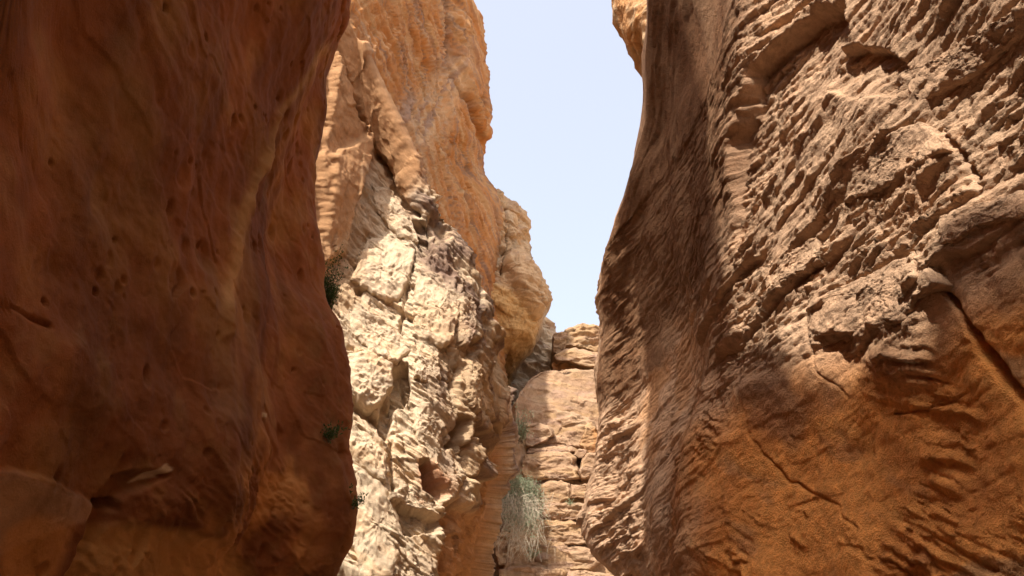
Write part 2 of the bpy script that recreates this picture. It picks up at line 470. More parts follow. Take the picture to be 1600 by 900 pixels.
# ================================================================== NEAR LEFT CLIFF (A)
A_edge = [(-300, 560, 10.6), (-60, 548, 10.9), (0, 546, 11), (40, 546, 11), (62, 538, 11.1), (90, 518, 11.2), (150, 505, 11.3), (220, 493, 11.4), (290, 488, 11.5), (350, 494, 11.5),
          (400, 504, 11.5), (470, 511, 11.5), (505, 526, 11.5), (580, 537, 11.5), (640, 540, 11.5), (720, 550, 11.5), (790, 556, 11.5),
          (840, 549, 11.5), (880, 530, 11.5), (920, 508, 11.6), (1000, 480, 11.8), (1400, 440, 12)]
A_mid = [(py, px - 45 - 25 * (py < 300), Y - 2.1) for (py, px, Y) in A_edge]
A_crease = [(-300, 560, 8.9), (-60, 535, 8.9), (20, 520, 8.9), (80, 502, 9.0), (140, 468, 8.8), (190, 438, 8.6), (290, 385, 8.2), (350, 368, 8.0), (440, 352, 7.8), (520, 345, 7.7),
            (600, 345, 7.6), (660, 350, 7.6), (740, 330, 7.5), (800, 300, 7.4), (860, 270, 7.5), (920, 260, 7.6), (1000, 250, 7.8), (1400, 220, 8.0)]
A_mid = []
ed = np.array(A_edge, float); cr = np.array(A_crease, float)
for (py, px, Y) in A_edge:
    cpx = np.interp(py, cr[:, 0], cr[:, 1]); cY = np.interp(py, cr[:, 0], cr[:, 2])
    A_mid.append((py, cpx + (px - cpx) * 0.5, cY + (Y - cY) * 0.62))
A_back = [(py, px - 14, Y + 0.9) for (py, px, Y) in A_edge]
WALL = [(-30, 24), (-14, 23), (-9, 21.8), (-6.9, 21.2), (-6, 20.8), (-5.3, 19.75), (-4, 19.6), (-2.6, 19.7), (-1.7, 20), (-1.2, 26), (0, 28)]   # unseen left wall rim behind the camera, heights shaped to shade the right cliff
cols = [plan_col([(-1, -3.2, y), (40, -3.4, y)]) for y, _ in WALL]
cols += [plan_col([(-1, -3.3, y), (3.2, -3.15, y), (6, -3.05, y), (9, -2.8, y), (40, -3.2, y)]) for y in (3.2, 3.9)]
cols += [plan_col([(-1, -3.4, y), (2.2, -3.3, y), (3.4, -3.15, y), (6, -3.1, y), (9, -2.8, y), (40, -3.2, y)]) for y in (4.6, 5.6)]
cols += [
        px_col(A_crease), px_col(A_mid), px_col(A_edge), px_col(A_back),
        plan_col([(-1, -7.0, 13.2), (40, -7.5, 13.0)]),
        plan_col([(-1, -13.0, 13.0), (40, -13.0, 12.5)])]
ztop = [h for _, h in WALL] + [27, 17, 14, 13.5, 13.5, 13, 13, 13, 13, 13]
A = Surf(cols, -1.0, ztop, 16, 2.0, 2.0, (11.2, 17.3), caps=[(-0.6, -1.0, 0.5), (-4, -6.5, 1.0), (-14, -23, 1.0)], vis=(-30, 1030))
P = A.P0
MA = frame([0.35, 0.25, 0.9])
disp = 0.16 * fbm(P * 0.45, 4, 1) + 0.035 * fbm(P * np.array([1.6, 1.6, 0.5]), 3, 2) + 0.006 * fbm(P * 7, 3, 3) + .03 * facets(P, MA, 1.1, .5, 23, .4)
disp += 0.008 * ridged(aniso(P, MA, 1.4, 0.22), 3, 4) * ss(fbm(P * 0.5, 2, 8), -0.2, 0.5)
disp += 0.05 * pits(P, 0.55, 0.35, 1) * ss(fbm(P * 0.5, 2, 6), -0.1, 0.4) + 0.03 * pits(P, 0.25, 0.35, 2) * ss(fbm(P * 0.6, 2, 9), -0.1, 0.4)
disp += ledge(A, [(-200, 715), (0, 732), (60, 745), (150, 790), (150, 800), (128, 850), (105, 905), (60, 1000), (-300, 1000)], 0.05, 5, 7)
disp += ledge(A, [(150, 792), (190, 745), (250, 735), (275, 745), (215, 770), (185, 795), (165, 840), (145, 870), (125, 870)], -0.10, 5, 5)
disp += ledge(A, [(110, 910), (150, 838), (200, 826), (290, 822), (350, 850), (420, 930), (300, 1000), (120, 1000)], -0.06, 12, 10)
disp += ledge(A, [(163, 788), (195, 786), (195, 800), (165, 803)], -0.12, 2.5, 2)
disp += 0.05 * pits(P, 0.17, 0.16, 12) * ss(fbm(P * 0.6, 2, 16), -.2, 0.3) + 0.06 * pits(P * np.array([1, 1, .6]), 0.30, 0.14, 13) + 0.004 * fbm(P * 16, 3, 17, .6) + 0.008 * steps(P, MA, .16, 18, .8, .15, 6) * ss(fbm(P * .7, 2, 15), 0.0, .5)
flaky = blotch(A, [(110, 910), (150, 830), (250, 760), (400, 720), (470, 760), (500, 900), (300, 960)], 30, 20, 1, 8)
disp += flaky * (.035 * facets(P, frame([.3, .3, .9]), .35, .09, 25) + .03 * steps(P, frame([.3, .3, .9]), .10, 26, .6, .1, 5) + .01 * fbm(P * 9, 3, 27))
disp += crack(A, [(-20, 470), (20, 482), (72, 510)], 7, 0.10) + crack(A, [(440, 180), (385, 290), (355, 440), (345, 520)], 9, -0.12)
disp += crack(A, [(545, -20), (530, 40), (534, 62)], 5, 0.2)
disp += crack(A, [(240, 160), (225, 80), (200, 0)], 14, 0.05) + crack(A, [(405, 660), (430, 700), (470, 750), (480, 850)], 10, 0.05)
t = mix(np.tile(RED * 0.95, (len(P), 1)), ORANGE * 0.85, ss(fbm(P * 0.7, 4, 11), -0.2, 0.7))
t = mix(t, RED * 0.62, 0.6 * ss(fbm(P * np.array([1.2, 1.2, 0.35]), 4, 12), 0.1, 0.7))
t = mix(t, TAN * 0.9, 0.30 * ss(fbm(P * 1.8, 4, 13), 0.25, 0.8))
t = mix(t, TAN * 1.25, 0.85 * streak(A, [(515, 75), (485, 125), (440, 185), (398, 262), (380, 310), (358, 430), (345, 480)], 7, 6))
t = mix(t, TAN * 0.8, 0.35 * streak(A, [(340, 480), (338, 560), (355, 650)], 16, 10))
t = mix(t, TAN * 0.7, 0.35 * streak(A, [(195, 60), (205, 120), (225, 200), (235, 300)], 20, 16))
t = mix(t, CREAM, 0.8 * blotch(A, [(222, 755), (268, 726), (280, 735), (262, 745)], 2, 3))
t = mix(t, GOLD * 0.8, 0.35 * ss(fbm(P * 3.0, 3, 19), 0.3, 0.7) * blotch(A, [(180, 700), (430, 640), (500, 760), (420, 900), (120, 900)], 40, 30))
t = mix(t, np.array([.8, .76, .68]), 0.9 * blotch(A, [(401, 645), (411, 646), (411, 653), (402, 652)], 1.2, 2, 4))
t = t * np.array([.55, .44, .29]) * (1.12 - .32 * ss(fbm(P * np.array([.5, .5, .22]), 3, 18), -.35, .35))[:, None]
t = mix(t, np.array([.36, .22, .13]), 0.5 * blotch(A, [(-200, 735), (0, 735), (150, 790), (150, 815), (60, 830), (0, 860), (-200, 900)], 5, 8))
t = mix(t, np.array([.50, .27, .09]), 0.6 * blotch(A, [(110, 910), (150, 838), (200, 826), (290, 822), (370, 860), (420, 930), (120, 960)], 10, 16))
t = mix(t, np.array([.48, .21, .06]), 0.6 * blotch(A, [(0, 830), (60, 810), (110, 830), (90, 920), (0, 940)], 15, 16, 1, 3))
t = mix(t, np.array([.56, .26, .08]), 0.65 * blotch(A, [(250, 800), (400, 720), (470, 650), (500, 760), (500, 900), (300, 910)], 45, 30, 1, 6) * ss(fbm(P * 1.4, 3, 119), -.3, .5))  # warm bounced glow painted into the lower right of the face
t = mix(t, CREAM, 0.85 * blotch(A, [(222, 757), (268, 726), (280, 735), (262, 747)], 2, 3))
cliff_A = thing('rock_cliff', 'huge smooth dark red cliff in deep shade filling the left of the picture', 'cliff')
A.finish(disp, t, 'rock_face', M_near, cliff_A)

# ================================================================== RIGHT CLIFF (B)
B_edge = [(-500, 1025, 8.2), (-200, 1016, 8.8), (0, 1010, 9.5), (60, 1006, 10), (100, 1004, 10.3), (150, 1008, 10.6), (215, 1000, 11.2), (245, 990, 11.4), (270, 985, 11.6), (330, 965, 12.2),
          (370, 950, 12.6), (420, 938, 13.2), (470, 935, 13.7), (530, 938, 14.2), (560, 935, 14.4), (600, 932, 14.7), (640, 936, 15), (690, 930, 15), (720, 928, 15),
          (760, 920, 15), (810, 913, 15), (850, 919, 15), (875, 937, 15), (905, 970, 15), (960, 1000, 15.3), (1300, 1010, 15.5)]
B_edge = [(py, px + 3, Y) for py, px, Y in B_edge]
B_crease = [(-500, 1170, 6.8), (-200, 1160, 7.2), (0, 1152, 7.6), (150, 1146, 7.9), (300, 1142, 8.2), (480, 1142, 8.5), (560, 1132, 8.6), (620, 1112, 8.7), (690, 1080, 8.9), (800, 1070, 9.0), (900, 1056, 9.1), (1000, 1040, 9.2), (1400, 1030, 9.2)]
ed = np.array(B_edge); cr = np.array(B_crease)
B_m1 = []; B_m2 = []
for (py, px, Y) in B_edge:
    cx = np.interp(py, cr[:, 0], cr[:, 1]); cY = np.interp(py, cr[:, 0], cr[:, 2])
    B_m1.append((py, px + (cx - px) * 0.22, Y + (cY - Y) * 0.14))
    B_m2.append((py, px + (cx - px) * 0.66, Y + (cY - Y) * 0.48))
B_back = [(py, px + 14, Y + 1.2) for (py, px, Y) in B_edge]
cols = [plan_col([(-1, 14, 21), (40, 14, 21)]), plan_col([(-1, 6, 19), (40, 6.5, 18)]),
        px_col(B_back), px_col(B_edge), px_col(B_m1), px_col(B_m2), px_col(B_crease),
        plan_col([(-1, 2.35, 6.6), (1.5, 2.46, 6.6), (3, 2.55, 6.6), (4.2, 2.62, 6.6), (6, 2.9, 6.6), (9, 3.5, 6.6), (40, 7, 6.6)]),
        plan_col([(-1, 2.55, 4.9), (1.5, 2.74, 4.9), (3, 2.89, 4.9), (4.2, 2.98, 4.9), (6, 3.25, 4.9), (9, 3.8, 4.9), (40, 7.5, 4.9)]),
        plan_col([(-1, 2.8, 3.6), (1.5, 3.0, 3.6), (3, 3.17, 3.6), (4.2, 3.25, 3.6), (6, 3.35, 3.6), (9, 3.7, 3.6), (40, 7.5, 3.6)]),
        plan_col([(-1, 3.7, 1.0), (40, 7.5, 1.0)]),
        plan_col([(-1, 3.6, -6), (40, 6, -6)]), plan_col([(-1, 3.4, -16), (40, 5, -16)]), plan_col([(-1, 3.0, -30), (40, 4, -30)])]
ztop = [17, 17, 17, 17, 17.5, 18, 19, 20, 20, 20, 20, 22, 22, 22]
B = Surf(cols, -1.0, ztop, 6, 1.9, 1.85, (2.9, 9.9), caps=[(0.6, 0, 0.5), (4, 0, 1.0), (14, 0, 1.0)], vis=(-30, 1020))
P = B.P0
# bedding that climbs to the right in the picture
b0 = W(1180, 470, 7.4); b1 = W(1480, 250, 5.3)
tdir = (b1 - b0) / np.linalg.norm(b1 - b0)
NB = np.cross(tdir, np.array([-0.98, -0.15, 0.05])); NB *= np.sign(NB[2])
MB = frame(NB)
low = blotch(B, [(1075, 960), (1080, 760), (1095, 650), (1150, 570), (1250, 560), (1440, 520), (1480, 450), (1700, 380), (1900, 500), (1900, 1300), (1060, 1300)], 25, 20)
midz = blotch(B, [(1000, 560), (1060, 500), (1120, 560), (1090, 650), (1070, 960), (1000, 960)], 15, 14)
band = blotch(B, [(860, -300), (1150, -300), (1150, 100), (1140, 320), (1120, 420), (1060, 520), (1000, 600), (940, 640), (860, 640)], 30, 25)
rough = np.clip(1 - 0.85 * low - 0.62 * band - .5 * midz, 0.12, 1)
pl, jn = plates(P, MB, 1.3, 0.24, 3)
pl2, jn2 = plates(P, MB, 0.36, 0.10, 8)
disp = 0.14 * fbm(P * 0.5, 3, 21) * calm(B, 3, .4, .3)
rough = rough * calm(B, 3, .35, .35)
rough = rough * (.55 + .45 * ss(fbm(P * .6, 2, 38), -.25, .25))
crustd = np.zeros(len(P))
crustd += (0.05 * pl - 0.03 * jn + 0.04 * pl2 - 0.015 * jn2 + .06 * facets(P, MB, 1.6, .3, 5) + .03 * facets(P, MB, .9, .085, 7) + .02 * facets(P, MB, .35, .035, 9))
crustd += (0.15 * steps(P, MB, 0.42, 22, 0.45, .05, 7) * ss(fbm(P * .7, 2, 39), -.35, .3) + 0.05 * steps(P, MB, 0.14, 23, 0.6, .10, 7))
crustd += 0.032 * ridged(aniso(P, MB, 1.2, 0.16) + 0.3 * pn(P * 2, 3)[:, None], 4, 22, 0.6)
crustd += (0.02 * fbm(P * 5, 4, 23, 0.65) + 0.012 * pits(P, 0.2, 0.35, 5))
crustd -= np.average(crustd, weights=B.front * rough + 1e-9) + 0.02
disp += rough * crustd
lo0 = W(1250, 660, 6.6); lo1 = W(1500, 730, 5.2)
tl = (lo1 - lo0) / np.linalg.norm(lo1 - lo0)
NL = np.cross(tl, [-.98, -.15, -.05]); NL *= np.sign(NL[2]); ML = frame(NL)
broken = ss(fbm(P * 0.9, 3, 28), -0.15, 0.5)
disp += low * (0.055 * (steps(P, ML, 0.10, 29, 0.6, .10, 8) - .3) * broken + 0.012 * ridged(aniso(P, ML, 0.8, 0.05), 3, 24) * broken + 0.05 * fbm(P * 0.9, 3, 25) + 0.012 * fbm(P * 5, 4, 30) + .03 * facets(P, ML, .5, .16, 11) * broken)
disp += band * (0.06 * fbm(P * np.array([1.2, 1.2, 0.4]), 4, 26) + 0.015 * fbm(P * 6, 3, 27))
disp += ledge(B, [(1262, 520), (1270, 455), (1310, 440), (1390, 400), (1445, 388), (1475, 430), (1440, 520), (1330, 530)], 0.02, 5, 9, 1) 
disp += crack(B, [(1300, 452), (1360, 425), (1400, 408), (1440, 388)], 7, 0.22, 5, 2)
disp += crack(B, [(1445, 375), (1470, 440), (1500, 480), (1530, 520), (1570, 590), (1600, 640)], 7, 0.30, 14, 3)
disp += crack(B, [(1150, 590), (1165, 650), (1185, 700), (1225, 745), (1300, 795), (1350, 830)], 2.2, 0.04, 12, 4)
disp += crack(B, [(1385, 645), (1440, 635), (1520, 610)], 2.2, 0.06, 10, 5)
disp += crack(B, [(1255, 450), (1258, 520), (1275, 580), (1320, 620)], 2.0, 0.04, 5, 6)
disp += crack(B, [(1480, 210), (1500, 250), (1535, 295)], 5, 0.14, 5, 8)
disp += crack(B, [(1150, 60), (1200, 40), (1260, 0)], 7, 0.15, 6, 9)
disp += prow(B, [(1140, 210), (1162, 105), (1200, 72), (1250, 30), (1320, -10), (1340, 60), (1300, 150), (1255, 215), (1190, 300), (1145, 380)], [(1140, 210), (1162, 105), (1200, 72), (1250, 30), (1320, -10)], -.32, 200, 4, 8, 10)
disp += prow(B, [(1305, 95), (1345, 70), (1400, 85), (1425, 120), (1395, 150), (1340, 160), (1300, 140)], [(1305, 90), (1345, 70), (1400, 85), (1425, 120)], -.20, 90, 4, 7, 11)
t = mix(np.tile(CRUST, (len(P), 1)), np.array([.53, .36, .24]), ss(fbm(aniso(P, MB, 0.8, 0.3), 4, 31), -0.1, 0.8))
t = mix(t, np.array([0.52, 0.375, 0.26]), 0.6 * ss(fbm(P * 2.2, 4, 32), 0.1, 0.6))
lowc = mix(np.tile(np.array([.78, .36, .11]), (len(P), 1)), np.array([.60, .26, .08]), ss(fbm(P * 0.9, 4, 33), 0.0, 0.7))  # orange rock, with warm bounce light put into its colour
lowc = mix(lowc, np.array([.70, .36, .12]), 0.6 * ss(fbm(aniso(P, ML, 1.3, 0.25), 4, 34), 0.1, 0.7))
lowc = mix(lowc, VARN * 1.7, 0.35 * ss(fbm(aniso(P, ML, .9, .35), 4, 35), 0.3, 0.8))
lowm = blotch(B, [(1060, 1300), (1075, 960), (1080, 800), (1095, 690), (1150, 620), (1250, 600), (1440, 560), (1500, 500), (1700, 420), (1900, 500), (1900, 1300)], 60, 30, 1.2, 2)
t = mix(t, lowc, lowm)
bandc = mix(np.tile(np.array([.15, .078, .04]), (len(P), 1)), np.array([.20, .118, .068]), ss(fbm(P * np.array([1.5, 1.5, .4]), 4, 36), -0.3, 0.5))  # shade of the inner flank put into the colour as dark brown
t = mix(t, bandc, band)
t = mix(t, ORANGE * .75, .6 * midz * ss(fbm(P * 1.2, 3, 37), -.2, .4))
t = mix(t, VARN * 1.4, 0.5 * blotch(B, [(1155, 590), (1230, 580), (1260, 650), (1235, 700), (1190, 690)], 15, 20, 2, 1))
t = mix(t, TAN * 1.05, 0.7 * blotch(B, [(1540, 540), (1620, 560), (1620, 600), (1570, 590)], 8, 12, 2, 2))
t = mix(t, TAN * 0.9, 0.7 * blotch(B, [(1480, 900), (1540, 868), (1640, 880), (1640, 960), (1480, 960)], 8, 12, 2, 3))
t = t * np.array([1.03, .94, .85])
cliff_B = thing('rock_cliff', 'rough brown cliff on the right, sunlit and crusted above, orange and shaded below', 'cliff')
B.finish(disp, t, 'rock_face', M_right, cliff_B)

# ================================================================== PALE SUNLIT CLIFF (C)
def ccol(top, bot, Yt, Yb, mids=()):
    k = [(top[1], top[0], Yt)] + list(mids) + [(900, bot, Yb), (1200, bot - 10, Yb)]
    return px_col(k), W(top[0], top[1], Yt)[2]
cc = [ccol((440, -30), 440, 19.2, 19.8), ccol((524, 0), 515, 19.9, 19.7, [(230, 524, 21.2), (400, 520, 21.3)]), ccol((562, 75), 565, 21.0, 19.7, [(230, 566, 22.3), (380, 566, 22.1)]), ccol((612, 185), 615, 22.0, 19.9, [(300, 618, 22.9), (400, 618, 22.4)]),
      ccol((676, 312), 662, 22.8, 20.3), ccol((733, 416), 700, 23.1, 21.1), ccol((766, 518), 730, 23.8, 22.4)]
R_c = px_col([(py, px - 13, 25) for py, px in ((618, 800), (690, 804), (745, 800), (800, 789), (850, 776), (900, 768), (1000, 750), (1200, 740))])
Rb = px_col([(600, 775, 27.5), (690, 775, 27.5), (800, 760, 27.5), (900, 735, 27.5), (1200, 710, 27.5)])
cols = [plan_col([(-1, -12, 24), (40, -12, 24)])] + [c[0] for c in cc] + [R_c, Rb, plan_col([(-1, -6, 31), (40, -6, 31)])]
ztop = [23] + [c[1] for c in cc] + [W(800, 618, 25)[2], W(790, 600, 27.5)[2], 12]
C = Surf(cols, -1.0, ztop, 4, 1.25, 1.25, (0.9, 8.3), caps=[(-0.5, 1.0, 0.15), (-2.0, 3.0, 0.3), (-9, 6, 1.5)])
P = C.P0
c0 = W(560, 430, 20.8); c1 = W(680, 520, 21.2)
tdir = (c1 - c0) / np.linalg.norm(c1 - c0)
NC = np.cross(tdir, np.array([0.5, -0.85, 0.1])); NC *= np.sign(NC[2]); MC = frame(NC)
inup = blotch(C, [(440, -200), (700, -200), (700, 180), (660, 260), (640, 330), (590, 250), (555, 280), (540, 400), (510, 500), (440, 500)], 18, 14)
pl, jn = plates(P, MC, 2.6, 0.9, 3, 0.3)
pl2, jn2 = plates(P, MC, 1.0, 0.35, 6, 0.3)
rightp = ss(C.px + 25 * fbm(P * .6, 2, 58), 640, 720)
smo = 1 - inup
disp = 0.09 * fbm(P * 0.25, 3, 41) + smo * (0.06 * pl - 0.06 * jn + 0.05 * pl2 - 0.04 * jn2 + .13 * facets(P, MC, 1.9, .8, 5) + .05 * facets(P, MC, .9, .28, 7) + .025 * facets(P, MC, .3, .11, 9))
disp += smo * (0.20 * steps(P, MC, 0.95, 42, 0.3, .03) + 0.13 * steps(P, MC, 0.30, 46, 0.3, .05, 8) + 0.07 * steps(P, MC, 0.13, 48, 0.3, .10, 12))
disp += (0.25 + 0.75 * smo) * (0.03 * fbm(P * 2.6, 4, 43, 0.6)) + smo * (0.09 * pits(P @ MC * np.array([0.5, 0.5, 1.3]), 0.42, 0.5, 4) + 0.05 * pits(P, 0.25, 0.4, 9))
disp += inup * (.16 * facets(P, frame([.9, .3, .3]), 1.8, .7, 15) + .05 * facets(P, frame([.9, .3, .3]), .6, .22, 16) + .03 * fbm(P * 2.5, 4, 17, .6)) + 0.05 * inup * ridged(P * .5, 3, 47)
disp += rightp * (0.16 * ridged(P * np.array([0.9, 0.9, 0.35]), 4, 44) + .25 * facets(P, frame([.8, .5, .1]), 1.4, .5, 13) + 0.05 * fbm(P * 1.6, 4, 45))
disp *= calm(C, 8, .4, .4)
disp += prow(C, [(490, 260), (503, 160), (520, 82), (546, 190), (572, 206), (556, 265), (548, 300), (532, 410), (500, 410)], [(520, 85), (546, 190), (572, 206), (556, 265)], .45, 190, 3, 4, 81)
disp += prow(C, [(560, 50), (602, 120), (642, 190), (690, 290), (668, 330), (640, 330), (604, 245), (575, 255), (560, 180)], [(560, 50), (602, 120), (642, 190), (690, 290)], .35, 85, 3, 4, 82)
disp += crack(C, [(545, 120), (560, 190), (590, 235), (610, 270)], 5, .2, 6, 33)
# joints and overhangs one can follow in the picture
CR = [([(648, 385), (640, 430), (632, 480), (618, 560), (640, 640)], 3.5, .30), ([(528, 500), (560, 535), (600, 570), (640, 600)], 3.5, .28),
      ([(540, 600), (560, 612), (590, 650), (610, 690), (615, 760)], 4, .3), ([(605, 745), (620, 800), (640, 835)], 5, .35),
      ([(700, 520), (708, 560), (700, 640)], 5, .35), ([(720, 480), (712, 540)], 4, .3), ([(735, 640), (722, 700), (712, 790)], 5, .4),
      ([(590, 240), (620, 300), (655, 340)], 6, .35), ([(640, 210), (668, 300), (700, 360)], 5, .3), ([(745, 470), (760, 560), (770, 640)], 4, .25)]
for k, (pts, w, d) in enumerate(CR): disp += crack(C, pts, w, d, 5, k)
HOL = [([(611, 580), (639, 574), (640, 615), (630, 640), (608, 640)], .75, 3), ([(538, 622), (560, 630), (590, 652), (600, 628), (615, 640), (600, 690), (565, 660), (540, 640)], .55, 4),
       ([(607, 788), (640, 790), (672, 800), (690, 815), (680, 835), (650, 830), (630, 835)], .6, 4), ([(656, 722), (672, 718), (684, 745), (700, 770), (690, 800), (664, 765)], .9, 3),
       ([(726, 670), (745, 668), (778, 700), (776, 735), (755, 725), (735, 705)], 1.2, 4), ([(725, 748), (745, 742), (770, 775), (760, 805), (738, 785)], 1.2, 4),
       ([(750, 645), (772, 668), (780, 690), (760, 670)], .6, 3), ([(707, 650), (722, 660), (716, 705), (702, 700)], .9, 3), ([(758, 498), (766, 496), (765, 514), (759, 514)], .6, 2),
       ([(713, 545), (735, 535), (738, 552), (722, 562)], .5, 3), ([(640, 345), (672, 352), (678, 395), (660, 400), (645, 375)], .5, 4), ([(688, 808), (700, 840), (720, 860), (715, 815)], .4, 4),
       ([(552, 452), (570, 452), (566, 466), (554, 468)], .4, 2.5), ([(665, 335), (690, 340), (700, 380), (684, 390)], .4, 5), ([(576, 75), (582, 78), (580, 86), (573, 84)], .5, 1.5)]
for k, (pts, d, e) in enumerate(HOL): disp += ledge(C, pts, -d * .85, e * .6, 4, k + 20)
RAI = [([(575, 380), (645, 395), (645, 430), (620, 478), (560, 440)], .35, 3), ([(648, 430), (720, 440), (715, 540), (680, 545), (648, 530)], .4, 3), ([(536, 555), (600, 560), (605, 615), (570, 645), (540, 620)], .45, 4),
       ([(540, 660), (600, 700), (612, 770), (620, 900), (500, 900), (530, 700)], .35, 4), ([(500, 250), (545, 225), (570, 200), (560, 260), (548, 300), (535, 400), (490, 420)], .7, 7), ([(700, 460), (740, 470), (735, 540), (705, 535)], .3, 3)]
for k, (pts, d, e) in enumerate(RAI): disp += ledge(C, pts, d * .3, e * .6, 5, k + 50)
# undercut lower right face
disp += ledge(C, [(690, 860), (700, 790), (740, 800), (790, 660), (830, 640), (830, 1000), (690, 1000)], -.55, 10, 6, 90)
t = mix(np.tile(CREAM, (len(P), 1)), TAN * 1.1, 0.6 * ss(fbm(aniso(P, MC, 2.0, 0.5), 4, 51), 0.0, 0.7))
t = mix(t, CREAM * 1.08, 0.5 * ss(fbm(P * 0.7, 3, 52), 0.1, 0.6))
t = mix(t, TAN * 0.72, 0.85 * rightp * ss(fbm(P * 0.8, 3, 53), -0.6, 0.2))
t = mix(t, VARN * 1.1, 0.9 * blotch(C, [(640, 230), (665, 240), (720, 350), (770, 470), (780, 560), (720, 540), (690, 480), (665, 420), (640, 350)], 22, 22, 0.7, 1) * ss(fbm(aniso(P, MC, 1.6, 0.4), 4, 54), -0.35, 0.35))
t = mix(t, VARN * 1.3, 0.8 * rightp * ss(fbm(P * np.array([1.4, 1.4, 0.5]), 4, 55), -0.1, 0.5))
t = mix(t, np.array([.36, .19, .085]), 0.92 * inup)  # orange-brown rock, darkened in colour to stand in for the prows' shade
t = mix(t, TAN * 0.8, 0.8 * blotch(C, [(500, 380), (570, 360), (570, 440), (550, 480), (520, 490)], 12, 12, 1, 4))
t = mix(t, ORANGE, 0.7 * blotch(C, [(690, 870), (700, 800), (740, 800), (800, 680), (830, 640), (830, 1000), (690, 1000)], 8, 8, 1, 5))
t = mix(t, TAN * 0.95, 0.5 * blotch(C, [(655, 475), (715, 490), (712, 535), (680, 542), (650, 520)], 6, 6, 1, 6))
t = mix(t, RED * 1.2, 0.6 * blotch(C, [(655, 720), (675, 718), (690, 750), (700, 775), (680, 785), (660, 760)], 5, 5, 1, 7))
cliff_C = thing('rock_cliff', 'pale cream cliff in full sun with tilted cracked layers, left of the gap', 'cliff')
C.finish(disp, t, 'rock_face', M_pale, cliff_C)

# ================================================================== TALL CLIFF BEHIND THE PALE ONE (D)
D_edge = [(-400, 690, 44), (-100, 725, 46), (0, 738, 47), (8, 748, 47), (18, 757, 47), (50, 759, 47.5), (82, 757, 48), (92, 761, 48), (120, 765, 48.3), (150, 767, 48.5), (190, 773, 49), (203, 771, 49), (212, 764, 49), (222, 759, 49), (235, 763, 49.2), (245, 758, 49.3),
          (262, 757, 49.4), (290, 765, 49.6), (305, 778, 49.8), (325, 786, 50), (400, 786, 50.2), (440, 786, 50.6), (500, 790, 51.5), (600, 790, 53), (1100, 780, 53)]
D_edge = [(py, px - 15, Y) for py, px, Y in D_edge]
D_in = [(py, px - 50, Y - 4.2) for py, px, Y in D_edge]
D_back = [(py, px - 6, Y + 2.5) for py, px, Y in D_edge]
cols = [plan_col([(-1, -14, 20), (70, -16, 20)]), px_col([(-400, 430, 25), (0, 470, 27), (900, 500, 27.5), (1100, 500, 27.5)]), px_col([(-400, 560, 31), (0, 590, 32.5), (450, 625, 34), (1100, 620, 34)]),
        px_col([(-400, 640, 37), (0, 675, 39), (200, 675, 40), (450, 700, 41), (1100, 700, 42)]), px_col(D_in), px_col(D_edge), px_col(D_back), plan_col([(-1, -12, 58), (90, -12, 58)])]
zt = 52
D = Surf(cols, 0.0, [40, 42, 46, 50, 54, 56, 56, 56], 4, 1.6, 1.6, (1, 5.3), caps=[(-1, 0, .5), (-8, 2, 2), (-25, 2, 2)])
P = D.P0
d0 = W(560, 260, 33); d1 = W(690, 100, 39)
MD = frame(np.cross((d1 - d0) / np.linalg.norm(d1 - d0), [.95, -.25, -.1]))
d0 = W(600, 60, 34); d1 = W(665, 220, 38)
MD2 = frame(np.cross((d1 - d0) / np.linalg.norm(d1 - d0), [.95, -.25, -.1]))
pl, jn = plates(P, MD2, 4.5, 0.9, 12, .3)
disp = 0.4 * fbm(P * 0.13, 3, 61) + 0.16 * pl - 0.10 * jn + 0.12 * ridged(aniso(P, MD2, 4, 0.7), 4, 62) + 0.12 * ridged(aniso(P, MD, 6, 0.8), 3, 63) + 0.12 * fbm(P * 1.2, 4, 64, .6)
disp += 0.25 * pits(P, 1.3, .35, 3)
disp += ledge(D, [(705, -60), (712, 60), (708, 110), (730, 150), (752, 215), (800, 330), (800, -60)], .7, 7, 8, 1, .5)
disp += 0.30 * steps(P, MD2, 1.5, 67, .3, .05, 7) + 0.14 * steps(P, MD2, .5, 64, .3, .08, 10) + .40 * pits(aniso(P, MD2, 2.4, .40), 1.0, .5, 14) + .12 * facets(P, MD2, 3, 1, 17)
disp += crack(D, [(690, -20), (696, 50), (690, 100), (712, 135), (732, 165), (745, 205), (758, 250)], 6, 1.6, 4, 5)
disp *= calm(D, 5, .5, .45)
disp += crack(D, [(745, 150), (760, 200), (775, 250)], 6, .6)
t = mix(np.tile(ORANGE * np.array([.95, .92, .85]), (len(P), 1)), TAN * np.array([.92, .85, .75]), ss(fbm(aniso(P, MD2, 5, 0.9), 4, 65), -.3, .6))
t = mix(t, VARN * 1.6, 0.6 * ss(fbm(aniso(P, MD2, 3.5, .6), 4, 66), 0.15, .7))
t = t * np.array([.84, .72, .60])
t = mix(t, VARN * 1.5, .7 * streak(D, [(690, -20), (696, 50), (690, 100), (712, 135), (732, 165)], 7, 5, .3))  # crevice shade put into the colour along the crack
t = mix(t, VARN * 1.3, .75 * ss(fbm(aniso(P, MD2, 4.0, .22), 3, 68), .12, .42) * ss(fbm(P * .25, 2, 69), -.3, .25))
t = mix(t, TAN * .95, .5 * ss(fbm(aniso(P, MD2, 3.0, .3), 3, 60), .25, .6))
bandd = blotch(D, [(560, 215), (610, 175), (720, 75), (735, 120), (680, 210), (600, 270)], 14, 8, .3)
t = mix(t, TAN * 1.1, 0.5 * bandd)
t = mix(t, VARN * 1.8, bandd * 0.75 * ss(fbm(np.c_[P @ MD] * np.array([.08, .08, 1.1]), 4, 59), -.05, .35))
cliff_D = thing('rock_cliff', 'tall orange cliff in shade rising behind the pale sunlit cliff to the top edge', 'cliff')
D.finish(disp, t, 'rock_face', M_tall, cliff_D)

